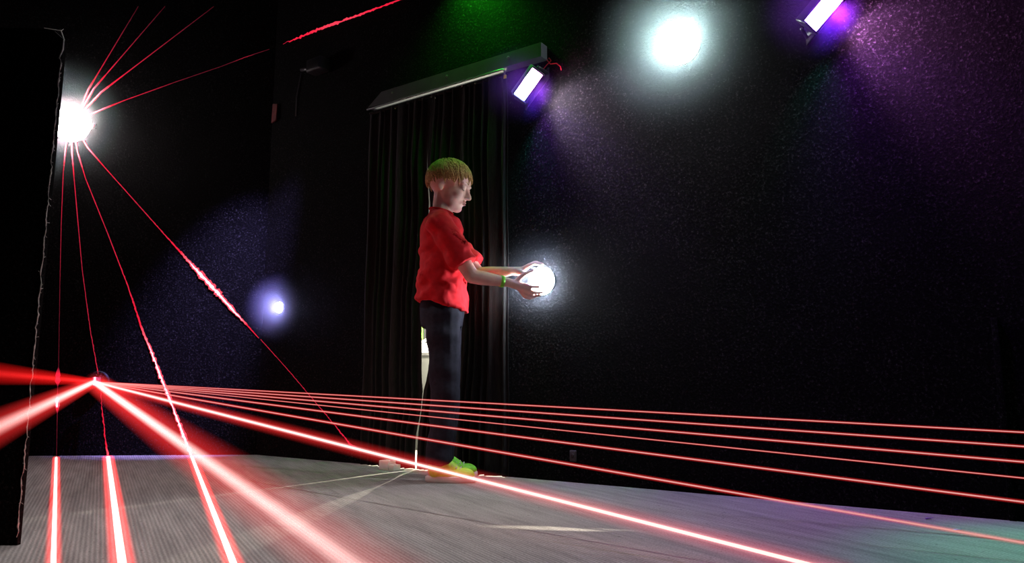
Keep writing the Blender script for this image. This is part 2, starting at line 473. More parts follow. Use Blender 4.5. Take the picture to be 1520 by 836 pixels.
# header board and rail over the doorway
hdr = thing('curtain_header', 'long slate-grey header board above the black curtain', 'header board', WR((T_L + T_R) / 2, Z_TOP, 0))
mb = MB()
b0, b1, z0, z1 = T_L + 0.0, T_R + 0.20, Z_TOP - 0.012, Z_TOP + 0.055
lo = [(b0, z0), (b1, z0), (b1, z1), (b0 + 0.10, z1)]
mb.loft([[WR(t, z, 0.0) for t, z in lo], [WR(t, z, 0.052) for t, z in lo]])
child(mb.build('board', M['board'], smooth=False), hdr)
mb = MB(); mb.tube([WR(b0 - 0.005, z0 - 0.008, 0.05), WR(T_R - 0.01, z0 - 0.008, 0.05), WR(T_R - 0.002, z0 - 0.014, 0.05), WR(T_R, z0 - 0.035, 0.05)], 0.0045, 8)
child(mb.build('rail', M['rail']), hdr)
for k in (0.08, 0.45, 0.82):
    t = b0 + 0.1 + (b1 - b0 - 0.1) * k
    mb = MB(); mb.lathe([(0.006, 0), (0.006, 0.003), (0.003, 0.005)], WR(t, Z_TOP + 0.03, 0.052), NR, 10)
    child(mb.build('screw', M['rail']), hdr)
p = right_px(576, 143, 0.03); mb = MB(); mb.box(p, (0.018, 0.03, 0.014), (DR, NR, UP), 0.003); child(mb.build('end_clip', M['rail']), hdr)
p = right_px(749, 114, 0.034)
mb = MB(); mb.box(p, (0.020, 0.002, 0.018), (DR, NR, UP), 0.0005)
tag(origin(mb.build('warning_sticker', M['yellow']), p), 'tiny yellow square sticker at the upper right curtain corner', 'sticker')
# mount plate behind the sticker
p = right_px(757, 116, 0.02)

# things seen through the slit
p = on_depth(629, 486, 4.66)
gp = thing('hanging_vest', 'neon green vest seen through the slit between the curtains', 'vest', p)
mb = MB(); mb.loft([[p + Vector((x, dy, z)) for x, z in ((-0.06, -0.13), (0.05, -0.13), (0.055, 0.04), (0.02, 0.07), (-0.03, 0.07), (-0.065, 0.04))] for dy in (-0.015, 0.015)])
child(mb.build('cloth', M['neon'], smooth=False), gp)
mb = MB(); mb.box(p + Vector((0.012, -0.018, -0.05)), (0.022, 0.004, 0.16)); child(mb.build('dark_panel', M['black'], smooth=False), gp)
mb = MB(); mb.tube([p + Vector((-0.25, 0, 0.12)), p + Vector((-0.01, 0, 0.12)), p + Vector((0.0, 0, 0.10)), p + Vector((0.0, 0, 0.06))], 0.005, 8); child(mb.build('hook', M['rail']), gp)
q = on_depth(632, 505, 4.45)
mb = MB(); mb.tube([q + Vector((-0.30, 0, -0.17)), q, q + Vector((0.20, 0, 0.113))], 0.009, 8)
tag(origin(mb.build('handrail', M['white']), q), 'slanting white rail seen through the curtain slit below the green vest', 'rail')
p = on_depth(633, 517, 4.56)
sh = thing('storage_box', 'pale box glimpsed low in the curtain slit under the slanting rail', 'box', p - UP * 0.03)
mb = MB(); mb.box(p, (0.13, 0.08, 0.06), bevel=0.005); child(mb.build('carton', M['white']), sh)
mb = MB(); mb.box(p + Vector((0, 0, 0.035)), (0.14, 0.09, 0.010), bevel=0.003); child(mb.build('lid', M['grey_wall']), sh)
ct = p.z - 0.031
cn = thing('counter', 'plain grey counter seen through the lower curtain slit', 'counter', Vector((p.x, p.y, 0)))
mb = MB(); mb.box((p.x, p.y, (ct - 0.02) / 2), (0.24, 0.12, ct - 0.02), bevel=0.004); child(mb.build('front', plain('mid_grey_laminate', (0.030, 0.031, 0.028), 0.6, var=0.1)), cn)
mb = MB(); mb.box((p.x, p.y, ct - 0.01), (0.28, 0.14, 0.02), bevel=0.004); child(mb.build('top', M['grey_wall']), cn)

# white wooden block on the floor at the foot of the curtain
p0, p1 = on_floor(560, 696), on_floor(590, 699)
dv = (p1 - p0).normalized(); c = (p0 + p1) / 2
nv = Vector((dv.y, -dv.x, 0))
blk = thing('door_block', 'small white block on the floor at the foot of the curtain', 'block', c)
mb = MB(); mb.box(c + Vector((0, 0, 0.022)), (0.062, 0.05, 0.044), (dv, nv, UP), 0.003); child(mb.build('block_body', M['white']), blk)
mb = MB(); mb.box(c + dv * 0.048 + Vector((0, 0, 0.014)), (0.034, 0.045, 0.028), (dv, nv, UP), 0.003); child(mb.build('block_step', M['white']), blk)

# ------------------------------------------------------------------ round touch lamps on the walls
def dome_lamp(name, p, n, r, color, strength, label, group='round wall lamps', hgt=0.8, haze=None):
    root = thing(name, label, 'lamp', p, group)
    m = glow('lamp_dome_' + label[:12].replace(' ', '_'), color, strength)
    mb = MB(); mb.lathe([(r * 0.99, 0.0), (r * 1.01, 0.003), (r * 1.01, 0.007), (r * 0.98, 0.010), (r * 0.95, 0.004)], p, n, 40)
    child(mb.build('base_ring', M['housing']), root)
    prof = [(r * math.cos(a), 0.014 + r * hgt * math.sin(a)) for a in [k / 8 * math.pi / 2 * 0.98 for k in range(9)]]
    mb = MB(); mb.lathe(prof, p, n, 24)
    child(mb.build('dome', m), root)
    for R, dens, hc in ([haze] if haze and not isinstance(haze, list) else (haze or [])):
        mb = MB(); mb.lathe([(R * math.cos(a), R * math.sin(a)) for a in [k / 10 * math.pi / 2 * 0.99 for k in range(11)]], Vector((0, 0, 0)), n, 32)  # added scatter shell that imitates lens glare around the lamp
        mb.build('glare_halo', glare_scatter('haze_' + label[:9].replace(' ', '_'), R, dens, hc), root).location = Vector(n) * 0.003
    return root
L_BALL = right_px(807, 418, 0.0)
dome_lamp('touch_lamp', right_px(1013, 70), NR, 0.078, (0.86, 1.0, 0.99), DOME_BRIGHT, 'white glowing round wall lamp high on the bare wall between the two purple floodlights', haze=(0.40, 1.7, (0.75, 1.0, 1.0)))
dome_lamp('touch_lamp', back_px(110, 186), NB, 0.108, (1.0, 0.86, 0.88), DOME_BRIGHT * 0.8, 'largest white lamp, high at left where the red laser lines fan out', haze=[(0.46, 0.9, (0.70, 1.0, 1.0)), (0.23, 3.0, (1.0, 0.42, 0.48))])
dome_lamp('touch_lamp', right_px(418, 457), NR, 0.030, (0.50, 0.50, 1.0), DOME_BRIGHT * 0.9, 'smallest lamp with blue-violet glow low on the wall near the corner', haze=(0.22, 6.0, (0.6, 0.6, 1.0)), hgt=1.0)
dome_lamp('touch_lamp', L_BALL, NR, 0.062, (0.82, 0.89, 1.0), 185.0, 'glowing white lamp under the boy\'s outstretched hands', haze=(0.25, 0.9, (0.7, 0.8, 1.0)))
# added unseen ceiling fills that brighten the floor
def fill_spot(p, power, ang, label):
    root = thing('fill_spot', label, 'fill_spot', p, 'added fill spots')
    mb = MB(); mb.lathe([(0.085, 0), (0.085, 0.006), (0.065, 0.010), (0.060, 0.0)], p, Vector((0, 0, -1)), 28); child(mb.build('trim_ring', M['housing']), root)
    mb = MB(); mb.lathe([(0.058, 0.0), (0.058, 0.004), (0.03, 0.006)], p, Vector((0, 0, -1)), 28); child(mb.build('lens', glow('fill_spot_lens', (1, 0.95, 0.9), 8.0, False)), root)
    ld = bpy.data.lights.new('fill_spot_lamp', 'SPOT'); ld.energy = power; ld.color = (1.0, 0.93, 0.91); ld.spot_size = math.radians(ang); ld.spot_blend = 0.6; ld.shadow_soft_size = 0.05
    lo = bpy.data.objects.new('fill_spot_lamp', ld); COL.objects.link(lo); lo.parent = root; lo.location = (0, 0, -0.02)
fill_spot(Vector((-1.35, 2.55, CEIL)), 85.0, 74, 'added ceiling fill spot over the left part of the floor')
fill_spot(Vector((-0.40, 1.75, CEIL)), 108.0, 54, 'added ceiling fill spot over the middle of the floor')

# ------------------------------------------------------------------ colour floodlights
def floodlight(p, ax, face, size, label, leds, lamps=(), haze=None, name='floodlight'):
    """box with LED strips on its face; ax = long axis, face = facing direction"""
    root = thing(name, label, 'floodlight', p, 'wall floodlights')
    ax = Vector(ax).normalized(); face = Vector(face); face = (face - ax * face.dot(ax)).normalized()
    side = face.cross(ax).normalized()
    L, Wd, D = size
    mb = MB(); mb.box(p - face * D / 2, (L * 1.12, Wd * 1.16, D), (ax, side, face), 0.006)
    child(mb.build('housing', M['housing']), root)
    for s in (-1, 1):
        mb = MB(); mb.box(p + ax * s * L * 0.54 + face * 0.008, (0.007, Wd * 1.16, 0.03), (ax, side, face), 0.002)
        child(mb.build('end_flap', M['housing']), root)
    n = len(leds)
    for k, (col, st) in enumerate(leds):
        c = p + ax * L * ((k + 0.5) / n - 0.5) + face * 0.004
        mb = MB(); mb.box(c, (L / n * 0.98, Wd, 0.008), (ax, side, face), 0.002)
        child(mb.build('led_strip', glow('led_%s_%d' % (label[:6].strip(), k), col, st)), root)
    for s in (-1, 1):
        a = p - face * D * 0.6 + ax * s * L * 0.62
        wall_pt = a - NR * (a - CORNER).dot(NR)
        mb = MB(); mb.tube([a - ax * s * L * 0.05, a, wall_pt + NR * 0.004], 0.006, 8); child(mb.build('bracket_arm', M['housing']), root)
    mb = MB(); base = p - face * D * 0.6; base = base - NR * ((base - CORNER).dot(NR) - 0.005)
    mb.box(base, (L * 1.3, 0.05, 0.01), (ax - NR * ax.dot(NR), UP, NR)); child(mb.build('wall_plate', M['housing']), root)
    if haze:
        R, dens, hc = haze
        mb = MB(); mb.ellipsoid((0, 0, 0), (R, R, R), None, 24, 16)  # added scatter ball standing in for the floodlight's violet lens glare
        mb.build('glare_halo', glare_scatter('haze_' + label[:9].replace(' ', '_').replace('-', '_'), R, dens, hc), root).location = -DR * 0.05 + NR * 0.02
    for col, power, aim, ang, shift in lamps:
        ld = bpy.data.lights.new('flood_lamp', 'SPOT'); ld.energy = power; ld.color = col; ld.spot_size = math.radians(ang); ld.spot_blend = 0.8; ld.shadow_soft_size = 0.02
        lo = bpy.data.objects.new('flood_lamp', ld); COL.objects.link(lo); lo.parent = root
        lo.location = face * 0.016 + Vector(shift); lo.rotation_euler = Vector(aim).to_track_quat('-Z', 'Y').to_euler()
    return root
def dirs(px, py, dx, dy, off):
    a = right_px(px - dx, py - dy, off); b = right_px(px + dx, py + dy, off)
    return right_px(px, py, off), (b - a)
rgb = [((0.30, 0.42, 1.0), 50.0), ((0.62, 0.30, 1.0), 50.0), ((1.0, 0.80, 1.0), 60.0), ((1.0, 0.30, 0.95), 50.0)]
near = DR * 0.004 - NR * 0.012
p, ax = dirs(784, 125, 15, -21, 0.105)
floodlight(p, ax, DR * 0.62 - UP * 0.42 + NR * 0.50, (0.135, 0.055, 0.05), 'purple-white floodlight at the right end of the curtain header', rgb,
           [((1.0, 0.80, 1.0), 12.0, DR * 0.6 - UP * 0.2 - NR * 0.7, 110, near), ((0.9, 0.68, 1.0), 70.0, DR * 0.80 - UP * 0.50 - NR * 0.40, 92, near), ((0.35, 0.1, 1.0), 42.0, DR * 0.3 - UP * 0.85 - NR * 0.30, 80, near), ((1.0, 0.04, 0.6), 9.0, DR * 0.7 + UP * 0.7 - NR * 0.4, 60, near),
            ((0.0, 0.8, 0.7), 10.0, -DR * 0.15 - UP * 0.9 - NR * 0.25, 45, near)], haze=(0.19, 2.2, (0.42, 0.12, 1.0)))
near2 = DR * 0.004 - NR * 0.012
p, ax = dirs(1226, 10, 22, -26, 0.105)
floodlight(p, ax, DR * 0.62 - UP * 0.42 + NR * 0.50, (0.155, 0.06, 0.05), 'magenta-violet floodlight cut off by the top edge of the picture', [((0.35, 0.25, 1.0), 50.0), ((0.65, 0.2, 1.0), 50.0), ((1.0, 0.55, 1.0), 60.0), ((1.0, 0.15, 0.9), 50.0)],
           [((1.0, 0.30, 0.95), 16.0, DR * 0.6 - UP * 0.2 - NR * 0.7, 110, near2), ((0.85, 0.26, 1.0), 95.0, DR * 0.80 - UP * 0.50 - NR * 0.40, 88, near2), ((0.36, 0.04, 1.0), 60.0, DR * 0.3 - UP * 0.85 + NR * 0.05, 100, near2), ((0.0, 0.9, 0.7), 10.0, -DR * 0.25 - UP * 0.9 - NR * 0.25, 45, near2)],
           haze=(0.19, 2.2, (0.42, 0.12, 1.0)))
O0 = Vector((0, 0, 0))
p, ax = dirs(690, -62, 30, -10, 0.10)
floodlight(p, ax, -UP * 0.9 - NR * 0.10, (0.16, 0.05, 0.05), 'green floodlight just above the picture over the curtain', [((0.02, 1.0, 0.02), 9.0)] * 2,
           [((0.03, 1.0, 0.02), 30.0, -UP * 0.75 - NR * 0.6, 130, O0)])
p, ax = dirs(1640, 160, 20, -20, 0.10)
floodlight(p, ax, -UP * 0.8 + NR * 0.5, (0.16, 0.05, 0.05), 'green floodlight beyond the right edge of the picture', [((0.02, 1.0, 0.25), 9.0)] * 2,
           [((0.03, 1.0, 0.35), 62.0, -UP * 0.9 + NR * 0.30 - DR * 0.10, 55, O0)])

# added unseen violet spot, placed to throw the patch on the back wall
p = WR(0.95, CEIL - 0.10, 0.42); tgt = WB(0.30, 0.80)
vs = thing('added_spot', 'added unseen violet ceiling spot above the picture, aimed at the corner', 'added_spot', p)
aim = (tgt - p).normalized()
mb = MB(); mb.lathe([(0.030, -0.05), (0.036, -0.045), (0.036, 0.04), (0.040, 0.05), (0.036, 0.052), (0.032, 0.02)], p, aim, 24); child(mb.build('can', M['housing']), vs)
mb = MB(); mb.lathe([(0.031, 0.018), (0.031, 0.022), (0.010, 0.026)], p, aim, 24); child(mb.build('lens', glow('violet_lens', (0.3, 0.2, 1.0), 12.0, False)), vs)
mb = MB(); mb.tube([p, Vector((p.x, p.y, CEIL))], 0.008, 8); child(mb.build('stem', M['housing']), vs)
ld = bpy.data.lights.new('added_spot_lamp', 'SPOT'); ld.energy = 1300.0; ld.color = (0.40, 0.32, 1.0); ld.spot_size = math.radians(26); ld.spot_blend = 1.0; ld.shadow_soft_size = 0.02
lo = bpy.data.objects.new('added_spot_lamp', ld); COL.objects.link(lo); lo.parent = vs; lo.location = aim * 0.06; lo.rotation_euler = aim.to_track_quat('-Z', 'Y').to_euler()

# loose red cable by the first floodlight
pts = [right_px(x, y, 0.02) for x, y in ((806, 103), (812, 96), (818, 90), (815, 86), (812, 89), (817, 95), (826, 94), (832, 99), (833, 104))]
mb = MB(); mb.tube(pts, 0.0022, 6)
tag(origin(mb.build('cable', M['red_cable']), pts[0]), 'thin red cable looped on the wall above the purple floodlight', 'cable')

# added unseen pin light beyond the right edge, made for the pale floor streak
p = WR(t_of(Vector((1.95, 1.9, 0))), 0.26, 0.09); tgt = on_floor(835, 785)
ps = thing('added_pin_light', 'added unseen pin light low on the wall beyond the right edge', 'added_spot', p)
aim = (tgt - p).normalized()
mb = MB(); mb.lathe([(0.018, -0.04), (0.022, -0.035), (0.022, 0.03), (0.025, 0.04), (0.020, 0.042), (0.018, 0.02)], p, aim, 20); child(mb.build('can', M['housing']), ps)
mb = MB(); mb.lathe([(0.0175, 0.018), (0.0175, 0.021), (0.006, 0.024)], p, aim, 20); child(mb.build('lens', glow('pin_lens', (1.0, 0.9, 0.7), 8.0, False)), ps)
mb = MB(); mb.tube([p, p - NR * 0.09], 0.007, 8); child(mb.build('wall_arm', M['housing']), ps)
ld = bpy.data.lights.new('added_pin_lamp', 'SPOT'); ld.energy = 1500.0; ld.color = (1.0, 0.92, 0.72); ld.spot_size = math.radians(2.3); ld.spot_blend = 0.9; ld.shadow_soft_size = 0.004
lo = bpy.data.objects.new('added_pin_lamp', ld); COL.objects.link(lo); lo.parent = ps; lo.location = aim * 0.05; lo.rotation_euler = aim.to_track_quat('-Z', 'Y').to_euler()

# two scraps of paper on the floor by the wall
for px, col, lab in (((1379, 770), (0.22, 0.05, 0.5), 'tiny violet paper scrap on the floor against the right wall'), ((1421, 787), (0.05, 0.45, 0.75), 'tiny blue paper scrap on the floor near the right wall')):
    c = on_floor(*px, 0.0015)
    mb = MB(); mb.loft([[c + Vector((x, y, 0.001 * k + dz)) for x, y, dz in ((-0.011, -0.004, 0), (0.010, -0.005, 0.003), (0.012, 0.005, 0.001), (-0.008, 0.006, 0))] for k in (0, 1)])
    tag(origin(mb.build('paper_scrap', plain('scrap_paper', col, 0.7, var=0.1), smooth=False), c), lab, 'paper scrap', 'paper scraps on the floor')

# small black loudspeaker and its cable on the wall near the corner
p = right_px(472, 98, 0.05)
sp = thing('wall_speaker', 'small black box speaker high on the wall left of the curtain', 'speaker', p)
mb = MB(); mb.box(p, (0.12, 0.07, 0.075), (DR, NR, UP), 0.008); child(mb.build('cabinet', M['black']), sp)
mb = MB(); mb.box(p + NR * 0.037, (0.10, 0.004, 0.06), (DR, NR, UP), 0.003); child(mb.build('grille', M['housing']), sp)
q = right_px(448, 104, 0.03); mb = MB(); mb.tube([q - NR * 0.03, q, p - DR * 0.05], 0.012, 8); child(mb.build('bracket', M['housing']), sp)
mb = MB(); mb.tube([right_px(x, y, 0.006) for x, y in ((447, 108), (444, 125), (440, 145), (439, 172))], 0.003, 6); child(mb.build('lead', M['board']), sp)
# red tag hanging by the corner
p = right_px(408, 168, 0.01)
mb = MB(); mb.loft([[p + DR * x + UP * z + NR * o for x, z in ((-0.022, -0.06), (0.02, -0.05), (0.024, 0.05), (-0.018, 0.06))] for o in (0, 0.006)])
tag(origin(mb.build('red_tag', plain('dark_red_cloth', (0.10, 0.006, 0.005), 0.8, var=0.3), smooth=False), p), 'dim dark red tag high in the corner of the walls', 'tag')
# dark socket plate low on the wall
p = right_px(851, 677, 0.006)
sk = thing('wall_socket', 'small dark socket plate low on the wall right of the curtain', 'socket', p)
mb = MB(); mb.box(p, (0.03, 0.010, 0.045), (DR, NR, UP), 0.003); child(mb.build('plate', M['board']), sk)
mb = MB(); mb.lathe([(0.009, 0), (0.009, 0.004), (0.006, 0.005)], p + NR * 0.004, NR, 14); child(mb.build('insert', M['black']), sk)

# ------------------------------------------------------------------ partition panel at the left edge
e0 = on_floor(25, 810)
top = on_depth(93, 48, e0.y)
PH = top.z
pt = thing('partition_panel', 'black carpeted partition at the left edge with a frayed pale rim', 'partition', e0)
outl = [(0.0, 0.0), (-1.3, 0.0), (-1.3, PH + 0.02), (-0.055, PH + 0.012), (-0.03, PH + 0.006), (0.0, PH - 0.02)]
mb = MB(); mb.loft([[Vector((e0.x + x, e0.y + dy - 0.04 * x * 0, z)) for x, z in outl] for dy in (0.0, 0.014)])
child(mb.build('panel', M['wall'], smooth=False), pt)
rng = random.Random(11)
pts, rad = [], []
path = [(-0.055, PH + 0.012), (-0.03, PH + 0.008), (-0.008, PH + 0.004), (0.002, PH - 0.02), (0.002, PH - 0.05), (-0.006, PH - 0.075)]
for i in range(150):
    z = PH - 0.08 - (PH - 0.08 - 0.02) * i / 149
    path.append((-0.001 + rng.gauss(0, 0.0010) + 0.0012 * math.sin(i * 0.7), z))
for i, (x, z) in enumerate(path):
    pts.append(Vector((e0.x + x, e0.y - 0.001, z))); rad.append(max(0.0006, 0.0014 + rng.gauss(0, 0.0005)))
mb = MB(); mb.tube(pts, rad, 5); child(mb.build('frayed_rim', M['fray']), pt)
mb = MB()
for i in range(140):
    x, z = path[rng.randrange(len(path))]
    a = Vector((e0.x + x, e0.y - 0.001, z)); l = rng.uniform(0.003, 0.010)
    mb.tube([a, a + Vector((rng.uniform(-0.6, 1.0), rng.uniform(-0.5, 0.3), rng.uniform(-0.8, 0.8))) * l], 0.0005, 3)
o = child(mb.build('loose_threads', M['fray']), pt); o['kind'] = 'stuff'

# ------------------------------------------------------------------ lasers
# lower laser emitter on the back wall
EB = back_px(147, 567, 0.0)
em = thing('laser_emitter', 'low laser emitter under a clear dome that sends out the red beams', 'laser', EB)
mb = MB(); mb.lathe([(0.060, 0), (0.062, 0.006), (0.056, 0.012), (0.02, 0.012)], EB, NB, 32); child(mb.build('base_plate', M['black']), em)
mb = MB(); mb.box(EB + NB * 0.03, (0.034, 0.036, 0.052), (DB, NB, UP), 0.004); child(mb.build('laser_block', plain('pink_lens_block', (0.7, 0.35, 0.42), 0.4, var=0.1)), em)
mb = MB(); mb.box(EB + NB * 0.049 + UP * 0.004, (0.010, 0.004, 0.044), (DB, NB, UP), 0.001); child(mb.build('aperture', glow('laser_aperture', (1.0, 0.25, 0.4), 6.0)), em)
gm, nt, out = new_mat('clear_dome')
gb = N(nt, 'ShaderNodeBsdfPrincipled', Roughness=0.02); gb.inputs['Transmission Weight'].default_value = 1.0; gb.inputs['IOR'].default_value = 1.25
gb.inputs['Base Color'].default_value = (0.95, 0.95, 1, 1)
nt.links.new(gb.outputs[0], out.inputs['Surface'])
prof_o = [(0.058 * math.cos(a), 0.012 + 0.058 * math.sin(a)) for a in [k / 12 * math.pi / 2 * 0.985 for k in range(13)]]
prof_i = [(0.056 * math.cos(a), 0.012 + 0.056 * math.sin(a)) for a in [k / 12 * math.pi / 2 * 0.985 for k in range(12, -1, -1)]]
mb = MB(); mb.lathe(prof_o + prof_i, EB, NB, 32, close=True); child(mb.build('dome_cover', gm), em)

def at_cam_depth(x, y, dist):
    d = ray(x, y); return EYE + d * (dist / d.y)
def haze_tube(nm, a, b, R, color, strength, power, root, squash=1.0):
    d = b - a
    mb = MB(); mb.tube([Vector((0, 0, 0)), Vector((0, 0, d.length))], R, 20)
    o = mb.build(nm, beam_emission('beam_emission', R, color, strength, power))
    q = d.to_track_quat('Z', 'Y')
    o.parent = root; o.location = a - Vector(root.location); o.rotation_euler = q.to_euler(); o.scale = (1, squash, 1)
    return o
def air_beam(px, dist, core, hazes, label, name='laser_beam', end=1.0, start=0.045):
    """core: (radius, material); hazes: (part name, radius, colour, strength, falloff)"""
    a = EB + NB * 0.055
    q = at_cam_depth(px[0], px[1], dist)
    b = a + (q - a) * end
    s0 = a + (b - a).normalized() * start
    root = thing(name, label, 'laser beam', a, 'beams of the low laser')
    if core:
        mb = MB(); mb.tube([s0, b], core[0], 12); child(mb.build('beam_core', core[1]), root)
    for nm, R, col, st, pw in hazes: haze_tube(nm, s0, b, R, col, st, pw, root)
    return root
# fan of thin beams towards the right
ords = ['topmost', 'second from top', 'third from top', 'fourth from top', 'fifth from top', 'lowest']
for k, (y, r, dist) in enumerate(((642, 0.0018, 1.95), (663, 0.0020, 1.95), (686, 0.0022, 1.95), (710, 0.0014, 1.95), (745.5, 0.0025, 1.9), (806, 0.0028, 1.72))):
    air_beam((1520, y), dist, (r * 0.72, M['core_thin']), [('beam_halo', r * 2.8, RED, 0.60 / r / 3, 1.2)], ords[k] + ' of the six thin red beams running to the right edge', end=1.08)
# strong beam crossing the floor
air_beam((1150, 825), 1.60, (0.0040, M['core_hot']), [('beam_glow', 0.011, PINK, 40.0, 1.2), ('beam_halo', 0.033, RED, 12.0, 1.5)], 'strong white-cored beam skimming the floor below the thin fan', end=1.04)
# broad beams near the camera
air_beam((500, 822), 1.05, None, [('beam_glow', 0.020, (1.0, 0.72, 0.68), 19.0, 1.5), ('beam_halo', 0.062, RED, 2.6, 1.1)], 'broad soft beam slanting down to the bottom left of centre', end=1.12)
air_beam((0, 633), 1.25, None, [('beam_glow', 0.017, (1.0, 0.62, 0.58), 10.0, 1.6), ('beam_halo', 0.034, RED, 2.0, 0.8)], 'broad beam slanting down to the left picture edge', end=1.10)
air_beam((0, 555), 1.25, None, [('beam_glow', 0.008, RED, 5.0, 1.0), ('beam_halo', 0.020, (1.0, 0.01, 0.01), 2.6, 0.7)], 'dull red beam running almost level to the left picture edge', end=1.10)

# upper laser: lines drawn on the walls and floor
OFF = 0.004
EA = back_px(112, 188, 0.0)
ue = thing('laser_emitter', 'upper laser emitter beside the big white lamp', 'laser', EA)
mb = MB(); mb.box(EA + DB * -0.112 + NB * 0.010, (0.030, 0.020, 0.034), (DB, NB, UP), 0.003); child(mb.build('emitter_body', M['black']), ue)
mb = MB(); mb.lathe([(0.008, 0), (0.008, 0.006), (0.004, 0.007)], EA + DB * -0.112 + NB * 0.020, NB, 16); child(mb.build('lens', glow('red_lens', (1, 0.1, 0.15), 3.0)), ue)
def heat_tube(nm, pts, rad, heat, root, nrm, flat=None):
    seg = 6
    mb = MB(); mb.tube(pts, rad, seg, flat, nrm)
    o = mb.build(nm, M['trace'], recalc=True)
    at = o.data.attributes.new('laser_heat', 'FLOAT', 'POINT')
    vals = [h for h in heat for _ in range(seg)]
    at.data.foreach_set('value', vals)
    child(o, root)
def trace(label, parts, seed):
    """parts: ('b'|'r', [(x, y, radius mm, heat, raggedness mm), ...]) on the back or right wall, ('f', [two points], radius mm) on the floor"""
    root = thing('laser_line', label, 'laser line', EA, 'lines of the upper laser')
    rng = random.Random(seed)
    for part in parts:
        fn, pix = part[0], part[1]
        if fn == 'f':
            a, b = [on_floor(x, y, 0.002) for x, y in pix]; r = part[2] / 1000
            mb = MB(); mb.tube([a, b], r, 8, flat=0.4); child(mb.build('floor_trace', M['floor_trace']), root)
            haze_tube('red_spill', a, b, r * 3.6, RED, 75.0, 1.2, root, 0.30)  # emissive tube paints the red light spill beside the floor line
            continue
        nrm, f = (NB, back_px) if fn == 'b' else (NR, right_px)
        P, R_, H_ = [], [], []
        for (x0, y0, r0, h0, j0), (x1, y1, r1, h1, j1) in zip(pix, pix[1:]):
            a, b = f(x0, y0, OFF), f(x1, y1, OFF)
            n = max(2, int((b - a).length / 0.010)); s = (b - a).normalized().cross(nrm)
            for i in range(n):
                k = i / n; jj = j0 + (j1 - j0) * k
                P.append(a.lerp(b, k) + s * rng.gauss(0, jj / 1000)); R_.append((r0 + (r1 - r0) * k) / 1000 * max(0.4, 1 + rng.gauss(0, 0.10 + 0.12 * min(1.5, jj)))); H_.append(h0 + (h1 - h0) * k)
        x, y, r, h, _ = pix[-1]
        P.append(f(x, y, OFF)); R_.append(r / 1000); H_.append(h)
        heat_tube('wall_trace', P, R_, [min(h, 0.72) for h in H_], root, nrm, 0.3)
        if max(H_) > 0.72:
            lo = min(i for i, h in enumerate(H_) if h > 0.72); hi = max(i for i, h in enumerate(H_) if h > 0.72)
            if hi - lo > 2:
                heat_tube('white_middle', [q + nrm * 0.003 for q in P[lo:hi + 1]], [r * 0.42 * max(0.04, min(1, 0.15 + (h - 0.72) * 5)) for r, h in zip(R_[lo:hi + 1], H_[lo:hi + 1])], [min(1, 0.7 + (h - 0.72) * 2) if h > 0.72 else h for h in H_[lo:hi + 1]], root, nrm)
    return root
trace('leftmost laser line, running straight down from the big lamp onto the floor',
      [('b', [(101, 190, 9, 1, 0), (97, 225, 6, 0.9, 0), (94, 255, 2.5, 0.55, 0), (91, 330, 1.8, 0.42, 0.1), (89, 420, 1.6, 0.28, 0.3), (87, 545, 1.5, 0.22, 0.4), (86, 555, 14, 0.7, 0.4), (85.8, 566, 14, 0.7, 0.4), (85.6, 574, 1.6, 0.3, 0.3), (85.5, 583, 2, 0.4, 0.3), (85.3, 593, 13, 0.95, 0.3), (85.1, 602, 13, 1.0, 0.3), (85, 614, 1.6, 0.3, 0.2), (84, 677, 1.5, 0.2, 0.3)]),
       ('f', [(83.5, 679), (79, 845)], 5.6)], 1)
trace('second laser line from the left, bending from the wall onto the floor',
      [('b', [(106, 190, 9, 1, 0), (107, 228, 6, 0.9, 0), (110, 265, 2.8, 0.55, 0), (122, 400, 2.2, 0.38, 0.3), (134, 490, 2.4, 0.42, 0.5), (144, 545, 2.6, 0.5, 0.8), (147, 560, 5, 0.75, 0.5), (149.5, 580, 2, 0.5, 1.2), (152, 612, 3, 0.62, 1.4), (156, 650, 3.2, 0.66, 1.4), (160, 676, 6, 0.74, 0.8)]),
       ('f', [(160.5, 678), (182.5, 845)], 9.2)], 2)
trace('third laser line from the left, brightest where it crosses the low beams',
      [('b', [(110, 190, 9, 1, 0), (115, 225, 6, 0.9, 0), (127, 265, 3, 0.58, 0), (160, 347, 2.6, 0.48, 0.3), (190, 425, 3.4, 0.58, 0.5), (212, 492, 5.5, 0.72, 0.9), (228, 530, 10, 0.88, 1.6), (245, 575, 14, 1.0, 1.6), (258, 608, 9, 0.85, 1.2), (272, 645, 13, 0.98, 1.0), (284, 676, 14, 1.0, 0.6)]),
       ('f', [(284.5, 677.5), (350, 845)], 7.8)], 3)
trace('rightmost slanting laser line, crossing the violet patch and the corner',
      [('b', [(116, 194, 9, 1, 0), (130, 219, 7, 0.9, 0), (155, 248, 3.2, 0.62, 0), (205, 304, 2.6, 0.48, 0.3), (245, 349, 3.2, 0.56, 0.5), (275, 382, 8, 0.74, 1.4), (300, 410, 17, 0.95, 1.6), (325, 437, 17, 1.0, 1.4), (350, 465, 12, 0.92, 0.9), (368, 484, 4, 0.68, 0.4), (384, 502, 2.6, 0.52, 0.3)]),
       ('r', [(387, 504, 2.0, 0.5, 0.3), (430, 552, 2.0, 0.45, 0.5), (462, 590, 2.2, 0.5, 0.8), (500, 635, 2.4, 0.52, 1.2), (520, 660, 4, 0.7, 1.0), (545, 674, 9, 0.72, 0.5)])], 4)
